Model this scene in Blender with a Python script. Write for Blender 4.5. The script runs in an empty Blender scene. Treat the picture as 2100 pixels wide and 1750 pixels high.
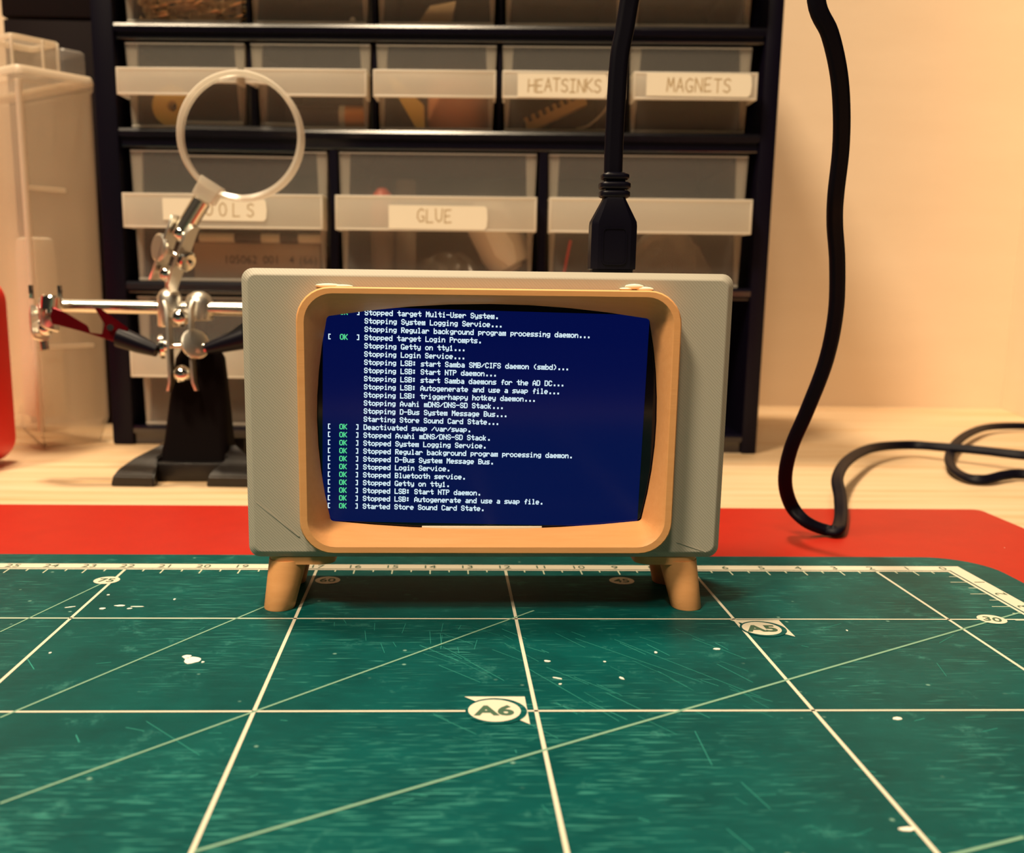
import bpy, bmesh, math, random
from mathutils import Vector, Matrix
random.seed(7)
S = 0.01                       # all lengths below are centimetres; the scene is in metres
sc = bpy.context.scene
C = sc.collection
V = Vector

# ------------------------------------------------------------------ camera
F, PPX, PPY = 2051.13, 974.863, 961.963
YAW, PITCH, ROLL = -0.0340, 0.1820, 0.0126
CAM = V((-13.7077, -25.655, 7.4647))
_cy, _sy = math.cos(YAW), math.sin(YAW)
_r, _f, _u = V((_cy, _sy, 0)), V((-_sy, _cy, 0)), V((0, 0, 1))
FW = _f*math.cos(PITCH) - _u*math.sin(PITCH)
_u2 = _u*math.cos(PITCH) + _f*math.sin(PITCH)
RT = _r*math.cos(ROLL) + _u2*math.sin(ROLL)
UP = _u2*math.cos(ROLL) - _r*math.sin(ROLL)
cd = bpy.data.cameras.new('camera')
cam = bpy.data.objects.new('camera', cd); C.objects.link(cam)
m = Matrix.Identity(4)
for i in range(3):
    m[i][0], m[i][1], m[i][2], m[i][3] = RT[i], UP[i], -FW[i], CAM[i]*S
cam.matrix_world = m
cd.sensor_fit = 'HORIZONTAL'; cd.sensor_width = 36.0
cd.lens = F*36.0/2100.0
cd.shift_x = (1050-PPX)/2100.0
cd.shift_y = (PPY-875)/2100.0
cd.clip_start = 0.01; cd.clip_end = 20
cd.dof.use_dof = True
cd.dof.focus_distance = 0.224
cd.dof.aperture_fstop = 23.0
sc.camera = cam

def ray(px, py): return FW + RT*((px-PPX)/F) - UP*((py-PPY)/F)
def on_z(px, py, z=0.0):
    d = ray(px, py); return CAM + d*((z-CAM.z)/d.z)
def on_y(px, py, y):
    d = ray(px, py); return CAM + d*((y-CAM.y)/d.y)

# ------------------------------------------------------------------ world, lights, exposure
w = bpy.data.worlds.new('room_light'); sc.world = w; w.use_nodes = True
bg = w.node_tree.nodes['Background']
bg.inputs[0].default_value = (1.0, 0.80, 0.62, 1); bg.inputs[1].default_value = 0.02
sc.view_settings.view_transform = 'Standard'; sc.view_settings.look = 'None'
sc.view_settings.gamma = 1.0; sc.view_settings.use_curve_mapping = False
sc.view_settings.exposure = 0.0
def area(name, loc, target, size, power, col):
    l = bpy.data.lights.new(name, 'AREA'); l.shape = 'DISK'; l.size = size*S; l.energy = power; l.color = col
    o = bpy.data.objects.new(name, l); C.objects.link(o)
    o.location = V(loc)*S
    o.rotation_euler = (V(target)-V(loc)).to_track_quat('-Z', 'Y').to_euler()
    return o
area('ceiling_lamp', (-40, 36, 205), (-14, 4, 0), 24, 47, (1.0, 0.79, 0.53))
area('room_lamp', (-88, -74, 172), (-12, 10, 5), 36, 40, (1.0, 0.79, 0.53))
area('far_lamp', (-36, -105, 150), (-12, 15, 5), 24, 11, (1.0, 0.79, 0.53))

# ------------------------------------------------------------------ materials
def mat(name, col, rough=0.5, metal=0.0, spec=0.5, **kw):
    M = bpy.data.materials.new(name); M.use_nodes = True
    b = M.node_tree.nodes['Principled BSDF']
    b.inputs['Base Color'].default_value = (*col, 1)
    b.inputs['Roughness'].default_value = rough
    b.inputs['Metallic'].default_value = metal
    b.inputs['Specular IOR Level'].default_value = spec
    for k, v in kw.items():
        b.inputs[k.replace('_', ' ')].default_value = v
    return M
def nd(M, t, **kw):
    n = M.node_tree.nodes.new(t)
    for k, v in kw.items():
        if isinstance(k, str) and hasattr(n, k): setattr(n, k, v)
    return n
def lk(M, a, b): M.node_tree.links.new(a, b)
def coords(M, scale=(1, 1, 1), rot=(0, 0, 0)):
    t = nd(M, 'ShaderNodeTexCoord'); mp = nd(M, 'ShaderNodeMapping')
    mp.inputs['Scale'].default_value = scale; mp.inputs['Rotation'].default_value = rot
    lk(M, t.outputs['Object'], mp.inputs['Vector']); return mp.outputs['Vector']
def noise(M, vec, scale, detail=4, rough=0.55):
    n = nd(M, 'ShaderNodeTexNoise'); n.inputs['Scale'].default_value = scale
    n.inputs['Detail'].default_value = detail; n.inputs['Roughness'].default_value = rough
    lk(M, vec, n.inputs['Vector']); return n.outputs['Fac']
def ramp(M, fac, stops):
    r = nd(M, 'ShaderNodeValToRGB'); e = r.color_ramp.elements
    while len(e) < len(stops): e.new(0.5)
    for k, (p, c) in enumerate(stops):
        e[k].position = p; e[k].color = (*c, 1) if len(c) == 3 else c
    lk(M, fac, r.inputs[0]); return r.outputs[0]
def mixc(M, fac, a, b, mode='MIX'):
    n = nd(M, 'ShaderNodeMix'); n.data_type = 'RGBA'; n.blend_type = mode
    for s, v in ((0, fac), (6, a), (7, b)):
        if hasattr(v, 'links'): lk(M, v, n.inputs[s])
        elif isinstance(v, (int, float)): n.inputs[s].default_value = v
        else: n.inputs[s].default_value = (*v, 1)
    return n.outputs[2]
def bsdf(M): return M.node_tree.nodes['Principled BSDF']
def bump(M, h, strength=0.2, dist=0.01):
    b = nd(M, 'ShaderNodeBump'); b.inputs['Strength'].default_value = strength; b.inputs['Distance'].default_value = dist*S
    lk(M, h, b.inputs['Height']); lk(M, b.outputs[0], bsdf(M).inputs['Normal'])
W = (1, 1, 1); K = (0, 0, 0)

def clear_mat(name, col, alpha, rough=0.35, trans=0.5, gloss=0.06):
    """frosted see-through plastic: part passes straight, part is scattered"""
    M = bpy.data.materials.new(name); M.use_nodes = True
    t = M.node_tree; t.nodes.remove(bsdf(M)); out = t.nodes['Material Output']
    tr = nd(M, 'ShaderNodeBsdfTransparent'); tr.inputs[0].default_value = (0.97, 0.95, 0.92, 1)
    di = nd(M, 'ShaderNodeBsdfDiffuse'); di.inputs[0].default_value = (*col, 1)
    tl = nd(M, 'ShaderNodeBsdfTranslucent'); tl.inputs[0].default_value = (*col, 1)
    gl = nd(M, 'ShaderNodeBsdfGlossy'); gl.inputs['Roughness'].default_value = rough
    a = nd(M, 'ShaderNodeMixShader'); b = nd(M, 'ShaderNodeMixShader'); c = nd(M, 'ShaderNodeMixShader')
    a.inputs[0].default_value = trans; lk(M, di.outputs[0], a.inputs[1]); lk(M, tl.outputs[0], a.inputs[2])
    b.inputs[0].default_value = alpha; lk(M, tr.outputs[0], b.inputs[1]); lk(M, a.outputs[0], b.inputs[2])
    c.inputs[0].default_value = gloss; lk(M, b.outputs[0], c.inputs[1]); lk(M, gl.outputs[0], c.inputs[2])
    lk(M, c.outputs[0], out.inputs[0]); return M

def glass_mat(name, rough, ior, tint):
    M = mat(name, tint, rough, 0, 0.5, Transmission_Weight=1.0, IOR=ior); return M

def make_green():
    M = mat('green_vinyl', (0.003, 0.15, 0.145), 0.45, 0, 0.08)
    v = coords(M)
    def mul(a, k):
        f = nd(M, 'ShaderNodeMath', operation='MULTIPLY'); lk(M, a, f.inputs[0])
        if hasattr(k, 'links'): lk(M, k, f.inputs[1])
        else: f.inputs[1].default_value = k
        return f.outputs[0]
    c = mixc(M, ramp(M, noise(M, v, 60, 6, 0.65), [(0.3, K), (0.7, W)]), (0.0, 0.043, 0.043), (0.0003, 0.072, 0.070))
    st = ramp(M, noise(M, coords(M, (70, 620, 1)), 1.0, 4, 0.65), [(0.45, K), (0.75, W)])
    c = mixc(M, mul(st, 0.11), c, (0.002, 0.13, 0.125))
    for ang, sx, sy, th in ((-52, 110, 1500, .60), (-33, 90, 1300, .62), (8, 120, 1500, .63), (70, 130, 1700, .63)):
        k = ramp(M, noise(M, coords(M, (sx, sy, 1), (0, 0, math.radians(ang))), 1.0, 2, 0.5), [(th, K), (th+.05, W)])
        area_ = ramp(M, noise(M, v, 22+ang*.1, 3), [(0.46, K), (0.60, W)])
        c = mixc(M, mul(mul(k, area_), 0.35), c, (0.06, 0.32, 0.27))
    vv = nd(M, 'ShaderNodeTexVoronoi'); vv.inputs['Scale'].default_value = 170; lk(M, v, vv.inputs['Vector'])
    sp = ramp(M, vv.outputs['Distance'], [(0.04, W), (0.09, K)])
    n3 = ramp(M, noise(M, v, 42, 2), [(0.52, K), (0.60, W)])
    c = mixc(M, mul(mul(sp, n3), 0.7), c, (0.20, 0.38, 0.31))
    sm = ramp(M, noise(M, v, 120, 5, 0.75), [(0.60, K), (0.74, W)])
    c = mixc(M, mul(sm, 0.35), c, (0.07, 0.28, 0.24))
    lk(M, c, bsdf(M).inputs['Base Color'])
    bump(M, noise(M, v, 1800, 2), 0.15, 0.01)
    return M
def make_red():
    M = mat('red_vinyl', (0.72, 0.018, 0.003), 0.5, 0, 0.3)
    v = coords(M)
    lk(M, mixc(M, noise(M, v, 120, 5, 0.7), (0.32, 0.008, 0.0015), (0.42, 0.013, 0.0025)), bsdf(M).inputs['Base Color'])
    return M
def make_pine():
    M = mat('pale_pine', (0.80, 0.62, 0.38), 0.5, 0, 0.3)
    v = coords(M, (3.0, 60, 60)); v1 = coords(M)
    n = noise(M, v, 2.4, 6, 0.6)
    c = ramp(M, n, [(0.30, (0.55, 0.33, 0.15)), (0.46, (0.65, 0.46, 0.275)), (0.70, (0.70, 0.53, 0.35))])
    # knots and streaks at fixed spots of the board (x, y, half length, half width in cm)
    tc = nd(M, 'ShaderNodeTexCoord')
    for (x, y, a, b, amt) in ((13.0, 14.6, 1.4, 1.0, 0.75), (0.5, 21.4, 0.9, 0.5, 0.35), (-31.2, 10.9, 0.5, 0.3, 0.3),
                              (8.0, 30.6, 3.5, 0.35, 0.35), (15.0, 12.1, 9.0, 0.12, 0.65), (14.5, 23.0, 3.2, 0.55, 0.3)):
        mp = nd(M, 'ShaderNodeMapping'); mp.vector_type = 'TEXTURE'
        mp.inputs['Location'].default_value = (x*S, y*S, -0.5*S); mp.inputs['Scale'].default_value = (a*S, b*S, 1)
        lk(M, tc.outputs['Object'], mp.inputs['Vector'])
        ln = nd(M, 'ShaderNodeVectorMath', operation='LENGTH'); lk(M, mp.outputs[0], ln.inputs[0])
        k = ramp(M, ln.outputs['Value'], [(0.55, (amt,)*3), (1.0, K)])
        c = mixc(M, k, c, (0.50, 0.27, 0.08))
    lk(M, c, bsdf(M).inputs['Base Color'])
    return M
def make_wall():
    M = mat('cream_plaster', (0.82, 0.74, 0.62), 0.9, 0, 0.1)
    v = coords(M, (1, 1, 5))
    lk(M, mixc(M, noise(M, v, 9, 4), (0.78, 0.62, 0.455), (0.86, 0.70, 0.53)), bsdf(M).inputs['Base Color'])
    bump(M, noise(M, coords(M), 160, 3), 0.12, 0.05)
    return M
def make_print_grey():
    M = mat('grey_printed_plastic', (0.46, 0.43, 0.36), 0.5, 0, 0.3)
    wv = nd(M, 'ShaderNodeTexWave'); wv.inputs['Scale'].default_value = 620; wv.bands_direction = 'X'
    lk(M, coords(M, (1, 1, 1), (0, math.radians(45), 0)), wv.inputs['Vector'])
    wv.inputs['Distortion'].default_value = 0.2
    bump(M, wv.outputs['Fac'], 0.25, 0.012)
    return M
def make_oak():
    M = mat('honey_wood_plastic', (0.78, 0.45, 0.17), 0.5, 0, 0.35)
    v = coords(M, (30, 260, 260))
    lk(M, mixc(M, noise(M, v, 3, 4), (0.78, 0.355, 0.13), (0.88, 0.45, 0.185)), bsdf(M).inputs['Base Color'])
    bump(M, noise(M, v, 8, 2), 0.12, 0.02)
    return M

GREEN, RED, PINE, WALL = make_green(), make_red(), make_pine(), make_wall()
CREAM = mat('cream_print', (0.60, 0.57, 0.46), 0.55, 0, 0.3)
TICK = mat('tick_print', (0.50, 0.56, 0.42), 0.55, 0, 0.3)
FADED = mat('thin_print', (0.17, 0.33, 0.24), 0.55, 0, 0.3)
SHELFMAT = mat('glossy_shelf_plastic', (0.0035, 0.0025, 0.009), 0.19, 0, 1.0)
INK = mat('green_ink', (0.05, 0.11, 0.07), 0.6, 0, 0.2)
PAINT = mat('white_paint', (0.85, 0.82, 0.72), 0.5)
GREY, OAK = make_print_grey(), make_oak()
BLACK = mat('black_plastic', (0.003, 0.0025, 0.008), 0.36, 0, 0.22)
CABMAT = mat('black_shelf_plastic', (0.0035, 0.0025, 0.009), 0.4, 0, 0.16)
CORD = mat('black_rubber', (0.003, 0.0025, 0.007), 0.5, 0, 0.12)
DARKBROWN = mat('dark_brown_board', (0.008, 0.004, 0.005), 0.7, 0, 0.1)
IRON = mat('black_cast_iron', (0.005, 0.0035, 0.004), 0.33, 0, 0.65)
bump(IRON, noise(IRON, coords(IRON), 1800, 3), 0.5, 0.04)
IRONP = mat('matte_black_iron', (0.004, 0.0025, 0.003), 0.7, 0, 0.06)
CHROME = mat('bright_chrome', (0.86, 0.84, 0.78), 0.13, 1.0)
REDREFL = mat('chrome_red_reflection_tint', (0.17, 0.004, 0.010), 0.16, 0.6, 0.6)  # bright clip metal with the red mat's reflection tinted into its base colour
SATIN = mat('satin_nickel', (0.86, 0.82, 0.74), 0.36, 1.0)
STEEL = mat('satin_steel', (0.80, 0.76, 0.68), 0.24, 1.0)
COPPER = mat('copper', (0.90, 0.38, 0.10), 0.35, 0.35)
REDPLASTIC = mat('red_plastic', (0.92, 0.008, 0.004), 0.45)
DRAWER = clear_mat('frosted_clear_plastic', (0.74, 0.70, 0.66), 0.13)
RIB = clear_mat('frosted_rib_plastic', (0.86, 0.82, 0.74), 0.62)
EDGE = clear_mat('frosted_edge_plastic', (0.97, 0.94, 0.86), 0.85)
LIP = clear_mat('milky_lip_plastic', (0.95, 0.92, 0.83), 0.62)
BINMAT = clear_mat('milky_container_plastic', (0.90, 0.81, 0.68), 0.29)
BINEDGE = clear_mat('milky_container_rim', (0.95, 0.88, 0.76), 0.72)
BAG = clear_mat('thin_bag_film', (0.75, 0.60, 0.45), 0.32, 0.25, 0.5, 0.07)
TAPE = mat('cream_paper_tape', (0.88, 0.83, 0.68), 0.7)
PENCIL = mat('brown_pencil', (0.48, 0.35, 0.17), 0.8)
RIMC = clear_mat('clear_acrylic_rim', (0.98, 0.94, 0.84), 0.58, 0.15, 0.5, 0.14)
LENS = glass_mat('lens_glass', 0.0, 1.45, (0.97, 0.95, 0.94))
RIM = glass_mat('clear_acrylic', 0.08, 1.45, (1.0, 0.93, 0.85))
YELLOW = mat('yellow_tape', (0.95, 0.68, 0.14), 0.5)
BRASS = mat('brass_plated', (0.85, 0.64, 0.36), 0.3, 0.6)
BEIGE = mat('beige_card', (0.62, 0.49, 0.36), 0.7)
WHITE = mat('white_bottle_plastic', (0.95, 0.92, 0.84), 0.4)
DARKGREY = mat('dark_grey_plastic', (0.05, 0.04, 0.045), 0.4)
BROWNCU = mat('brown_copper_card', (0.60, 0.24, 0.11), 0.45)
SCREENBLACK = mat('screen_border', (0.004, 0.003, 0.006), 0.08, 0, 0.5)
def emit_mat(name, col, strength, base=K, rough=0.1):
    return mat(name, base, rough, 0, 0.5, Emission_Color=(*col, 1), Emission_Strength=strength)
LIT = emit_mat('lit_blue_panel', (0.0005, 0.0035, 0.058), 1.0, (0.002, 0.002, 0.004), 0.12)
bsdf(LIT).inputs['Specular IOR Level'].default_value = 0.3
GLYPH = emit_mat('lit_white_text', (0.72, 0.90, 1.0), 1.0)
GLYPHG = emit_mat('lit_green_text', (0.10, 0.75, 0.30), 1.0)

# ------------------------------------------------------------------ mesh helpers
class B:
    def __init__(s): s.bm = bmesh.new()
    def _t(s, verts, m):
        if m is not None: bmesh.ops.transform(s.bm, matrix=m, verts=verts)
    def box(s, a, b, bev=0.0, seg=2, m=None, taper=None):
        r = bmesh.ops.create_cube(s.bm, size=1.0)
        vs = r['verts']
        for v in vs:
            t = (v.co.z+.5)
            v.co = V((a[0]+(b[0]-a[0])*(v.co.x+.5), a[1]+(b[1]-a[1])*(v.co.y+.5), a[2]+(b[2]-a[2])*(v.co.z+.5)))
            if taper and t < .5:
                cx = (a[0]+b[0])/2; v.co.x = cx+(v.co.x-cx)*taper
        if bev > 0:
            es = list({e for v in vs for e in v.link_edges})
            r2 = bmesh.ops.bevel(s.bm, geom=es, offset=bev, segments=seg, affect='EDGES', profile=0.5)
            vs = list({v for f in r2['faces'] for v in f.verts} | {v for v in vs if v.is_valid})
            vs = list({v for v in vs for f in v.link_faces for v in f.verts})
        s._t(vs, m); return vs
    def cyl(s, p0, p1, r0, r1=None, n=20, cap=True):
        r1 = r0 if r1 is None else r1
        p0, p1 = V(p0), V(p1); d = (p1-p0).normalized()
        x = d.orthogonal().normalized(); y = d.cross(x)
        L = []
        for p, r in ((p0, r0), (p1, r1)):
            L.append([s.bm.verts.new(p + x*(r*math.cos(2*math.pi*k/n)) + y*(r*math.sin(2*math.pi*k/n))) for k in range(n)])
        for k in range(n):
            s.bm.faces.new((L[0][k], L[0][(k+1) % n], L[1][(k+1) % n], L[1][k]))
        if cap:
            s.bm.faces.new(L[0][::-1]); s.bm.faces.new(L[1])
    def lathe(s, p0, axis, prof, n=24):
        """prof: (distance along axis, radius)"""
        p0, d = V(p0), V(axis).normalized(); x = d.orthogonal().normalized(); y = d.cross(x)
        prev = None
        for (t, r) in prof:
            cur = [s.bm.verts.new(p0 + d*t + x*(max(r, 1e-4)*math.cos(2*math.pi*k/n)) + y*(max(r, 1e-4)*math.sin(2*math.pi*k/n))) for k in range(n)]
            if prev:
                for k in range(n): s.bm.faces.new((prev[k], prev[(k+1) % n], cur[(k+1) % n], cur[k]))
            else: s.bm.faces.new(cur[::-1])
            prev = cur
        s.bm.faces.new(prev)
    def ball(s, p, r, sub=2, sq=(1, 1, 1)):
        vs = bmesh.ops.create_icosphere(s.bm, subdivisions=sub, radius=r)['verts']
        for v in vs: v.co = V((v.co.x*sq[0], v.co.y*sq[1], v.co.z*sq[2])) + V(p)
    def loft(s, loops, closed=True, cap0=False, cap1=False, ring=False):
        L = [[s.bm.verts.new(V(p)) for p in lp] for lp in loops]
        n = len(L[0])
        pairs = list(zip(L, L[1:])) + ([(L[-1], L[0])] if ring else [])
        for a, b in pairs:
            for k in range(n if closed else n-1):
                s.bm.faces.new((a[k], a[(k+1) % n], b[(k+1) % n], b[k]))
        if cap0: s.bm.faces.new(L[0][::-1])
        if cap1: s.bm.faces.new(L[-1])
        return L
    def poly(s, pts): return s.bm.faces.new([s.bm.verts.new(V(p)) for p in pts])
    def prism(s, pts, z0, z1):
        s.loft([[(x, y, z0) for x, y in pts], [(x, y, z1) for x, y in pts]], cap0=True, cap1=True)
    def line(s, a, b, w, z):
        a, b = V((a[0], a[1], z)), V((b[0], b[1], z)); d = (b-a).normalized(); n = V((-d.y, d.x, 0))*(w/2)
        s.poly((a-n, b-n, b+n, a+n))
    def build(s, name, mt, parent=None, org=(0, 0, 0), smooth=35, recalc=True, **props):
        if recalc: bmesh.ops.recalc_face_normals(s.bm, faces=s.bm.faces)
        me = bpy.data.meshes.new(name)
        o3 = V(org)
        for v in s.bm.verts: v.co = (v.co-o3)*S
        s.bm.to_mesh(me); s.bm.free()
        me.materials.append(mt)
        if smooth:
            me.shade_smooth(); me.set_sharp_from_angle(angle=math.radians(smooth))
        o = bpy.data.objects.new(name, me); C.objects.link(o)
        if parent is not None: o.parent = parent
        else: o.location = o3*S
        for k, v in props.items(): o[k] = v
        return o
def thing(name, label, category, org, rotz=0.0, group=None):
    o = bpy.data.objects.new(name, None); C.objects.link(o)
    o.location = V(org)*S; o.rotation_euler = (0, 0, rotz); o.empty_display_size = 0.01
    o['label'] = label; o['category'] = category
    if group: o['group'] = group
    return o
def rrect(x0, y0, x1, y1, r, n=6):
    pts = []
    for cx, cy, a0 in ((x1-r, y1-r, 0), (x0+r, y1-r, 90), (x0+r, y0+r, 180), (x1-r, y0+r, 270)):
        for k in range(n+1):
            a = math.radians(a0+90*k/n); pts.append((cx+r*math.cos(a), cy+r*math.sin(a)))
    return pts
def catmull(P, k=8):
    P = [V(p) for p in P]; Q = [P[0]*2-P[1]]+P+[P[-1]*2-P[-2]]; out = []
    for i in range(1, len(Q)-2):
        a, b, c, d = Q[i-1], Q[i], Q[i+1], Q[i+2]
        for j in range(k):
            t = j/k
            out.append(0.5*((2*b)+(c-a)*t+(2*a-5*b+4*c-d)*t*t+(3*b-a-3*c+d)*t**3))
    out.append(P[-1]); return out
def tube(b, pts, r, n=10):
    pts = [V(p) for p in pts]; prev = None; loops = []
    up = V((0.31, 0.2, 0.93))
    for i, p in enumerate(pts):
        d = (pts[min(i+1, len(pts)-1)]-pts[max(i-1, 0)]).normalized()
        x = d.cross(up).normalized(); y = d.cross(x)
        loops.append([p+x*r*math.cos(2*math.pi*k/n)+y*r*math.sin(2*math.pi*k/n) for k in range(n)])
    b.loft(loops, cap0=True, cap1=True)

def text_polys(txt, size, embolden=0.0):
    """outline lettering from the built-in font, as (verts, faces) in cm, centred on x, baseline 0"""
    cu = bpy.data.curves.new('t', 'FONT'); cu.body = txt; cu.size = size; cu.align_x = 'CENTER'; cu.offset = embolden; cu.resolution_u = 3
    o = bpy.data.objects.new('t', cu); C.objects.link(o)
    dg = bpy.context.evaluated_depsgraph_get(); dg.update()
    me = bpy.data.meshes.new_from_object(o.evaluated_get(dg))
    vs = [v.co.copy() for v in me.vertices]; fs = [tuple(p.vertices) for p in me.polygons]
    bpy.data.objects.remove(o); bpy.data.curves.remove(cu); bpy.data.meshes.remove(me)
    return vs, fs
def add_text(b, txt, size, fn, embolden=0.0):
    vs, fs = text_polys(txt, size, embolden)
    nv = [b.bm.verts.new(V(fn(v.x, v.y))) for v in vs]
    for f in fs:
        try: b.bm.faces.new([nv[i] for i in f])
        except ValueError: pass

# ------------------------------------------------------------------ the setting
DZ = -0.5                                              # desk top
b = B(); b.box((-75, -45, DZ-2.6), (25.3, 42.4, DZ), 0.15)
d = b.build('desk', PINE, None, (0, 0, DZ-2.6), label='pale pine desk top with grain and a dark knot under everything', category='desk')
d.data.transform(Matrix.Translation((0, 0, (DZ-2.6)*S))); d.location = (0, 0, 0)
b = B(); b.box((-90, 42.4, -30), (26.4, 43.4, 75)); b.build('wall_back', WALL, None, (0, 0, 0), kind='structure')
b = B()
pa, pb = (25.15, 42.4), (22.4, 31.5)
b.prism([pa, pb, (pb[0]+1.2, pb[1]-.3), (pa[0]+1.2, pa[1])], DZ+.01, 75)
b.build('wall_right', WALL, None, (0, 0, 0), kind='structure')

# ------------------------------------------------------------------ cutting mats
b = B(); b.prism(rrect(-62, -38, 5.72, 9.07, 0.3, 3), DZ, -0.3)
b.build('cutting_mat', RED, None, (-20, -10, DZ), label='plain red cutting mat lying under the green one', category='mat')

gm = thing('cutting_mat', 'worn green cutting mat with cream grid lines and centimetre ruler', 'mat', (-20, -10, -0.3))
GO = (-20, -10, -0.3)
b = B(); pts = rrect(-58, -38, 1.5, 1.5, 1.6, 10)
ins = rrect(-57.96, -37.96, 1.46, 1.46, 1.56, 10)
b.loft([[(x, y, -.3) for x, y in pts], [(x, y, -.04) for x, y in pts], [(x, y, 0) for x, y in ins]], cap0=True, cap1=True)
b.build('mat_sheet', GREEN, gm, GO, smooth=20)
ZP = 0.006
XV = [-2, -7, -12, -17, -22, -27, -32, -37, -42]
def gline(name, p, q, wd, z, mt): b = B(); b.line(p, q, wd, z); b.build(name, mt, gm, GO, smooth=0)
for x in XV: gline('grid_line', (x, 0), (x, -36), 0.072, ZP, CREAM)
for y in (-3.94, -8.94, -13.94, -18.94): gline('grid_line', (0, y), (-56, y), 0.066, ZP, CREAM)
for (p, q, wd) in (((2092, 1257), (397, 1748), .06), ((1095, 1253), (0, 1649), .05), ((545, 1244), (0, 1473), .05), ((212, 1196), (0, 1297), .045), ((2100, 1718), (1880, 1772), .06)):
    gline('angle_line', on_z(*p).xy, on_z(*q).xy, wd, ZP+.002, FADED)
# ruler bands along the back and the right edge
b = B()
b.poly([(0.50, 0.50, ZP), (-57, 0.50, ZP), (-57, 0.09, ZP), (0.09, 0.09, ZP)])
b.poly([(0.50, 0.50, ZP), (0.09, 0.09, ZP), (0.09, -37, ZP), (0.50, -37, ZP)])
b.poly([(0.04, 0.04, ZP), (-57, 0.04, ZP), (-57, -0.04, ZP), (-0.04, -0.04, ZP)])
b.poly([(0.04, 0.04, ZP), (-0.04, -0.04, ZP), (-0.04, -37, ZP), (0.04, -37, ZP)])
b.build('ruler_band', CREAM, gm, GO, smooth=0, kind='stuff')
b = B()
for k in range(1, 100):
    x = -k*.5; L = .36 if k % 2 == 0 else .18
    b.line((x, -.03), (x, -.03-L), .035, ZP+.001)
    if k < 60: b.line((-.03, x), (-.03-L*1.2, x), .035, ZP+.001)
b.build('ruler_ticks', TICK, gm, GO, smooth=0, kind='stuff')
b = B()
for n in range(0, 34):
    add_text(b, str(n), .40, lambda u, v, n=n: (-n+u*1.0-.03, .15+v*.98, ZP+.006))
for n in range(1, 26):
    add_text(b, str(n), .42, lambda u, v, n=n: (.44-v*.95, -n+u, ZP+.006))
b.build('ruler_numerals', INK, gm, GO, smooth=0, kind='stuff')
# angle discs
bt = B()
for (px, py, tx, rot) in ((219, 1191, '75', 0), (672, 1191, '60', 0), (1275, 1192, '45', 0), (2034, 1271, '30', -20)):
    c = on_z(px, py); r = .32
    bd = B(); bd.poly([(c.x+r*math.cos(a*math.pi/16), c.y+r*math.sin(a*math.pi/16), ZP+.004) for a in range(32)]); bd.build('angle_disc', CREAM, gm, GO, smooth=0)
    ca, sa = math.cos(math.radians(rot)), math.sin(math.radians(rot))
    add_text(bt, tx, .42, lambda u, v: (c.x+ca*u-sa*(v-.15), c.y+sa*u+ca*(v-.15), ZP+.010), .006)
# A5 and A6 flags
def flag(corner, tip1, tip2, ctr, txt, r=.47):
    cn, t1, t2, c = (on_z(*p) for p in (corner, tip1, tip2, ctr))
    bf, bi, bd2 = B(), B(), B()
    bf.poly([(p.x, p.y, ZP+.004) for p in (cn, t1, t2)])
    bi.poly([(c.x+.03+(r+.08)*math.cos(a*math.pi/20), c.y-.01+(r+.08)*math.sin(a*math.pi/20), ZP+.007) for a in range(40)])
    bd2.poly([(c.x+r*math.cos(a*math.pi/20), c.y+r*math.sin(a*math.pi/20), ZP+.010) for a in range(40)])
    bf.build('size_flag', CREAM, gm, GO, smooth=0); bi.build('flag_ring', GREEN, gm, GO, smooth=0); bd2.build('flag_disc', CREAM, gm, GO, smooth=0)
    add_text(bt, txt, .56, lambda u, v: (c.x+u*1.05, c.y+v-.20, ZP+.013), .022)
flag((1076, 1430), (952, 1430), (1087, 1487), (1014, 1459), 'A6')
flag((1597, 1273), (1497, 1273), (1631, 1307), (1562, 1290.5), 'A5', .43)
bt.build('mark_lettering', INK, gm, GO, smooth=0, kind='stuff')
# dried paint spots
b = B()
def blot(px, py, a, c, rot=0, seed=0):
    rr = random.Random(seed); p = on_z(px, py); n = 14; pts = []
    for k in range(n):
        t = 2*math.pi*k/n; q = .8+.35*rr.random(); x, y = a*q*math.cos(t), c*q*math.sin(t)
        pts.append((p.x+x*math.cos(rot)-y*math.sin(rot), p.y+x*math.sin(rot)+y*math.cos(rot)))
    b.prism(pts, 0.0, ZP+.006)
for i, s in enumerate(((394, 1355, .16, .19), (383, 1348, .09, .10), (416, 1359, .03, .04), (246, 1243, .13, .05), (283, 1245, .16, .03), (266, 1249, .06, .04),
                       (210, 1249, .07, .06), (222, 1221, .04, .04), (144, 1246, .12, .03, .4), (103, 1340, .03, .04), (358, 1230, .03, .05), (1143, 1392, .10, .025, -.5),
                       (1149, 1404, .03, .03), (1840, 1475, .09, .06), (1860, 1702, .12, .05), (1345, 1339, .03, .05), (1470, 1332, .08, .05), (1122, 1357, .07, .04, -.3),
                       (1240, 1358, .03, .03), (1737, 1294, .02, .04), (1275, 1392, .03, .07, .5), (2060, 1124, .01, .01))):
    blot(*s, seed=i)
b.build('paint_spots', PAINT, gm, GO, smooth=0, kind='stuff')

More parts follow.
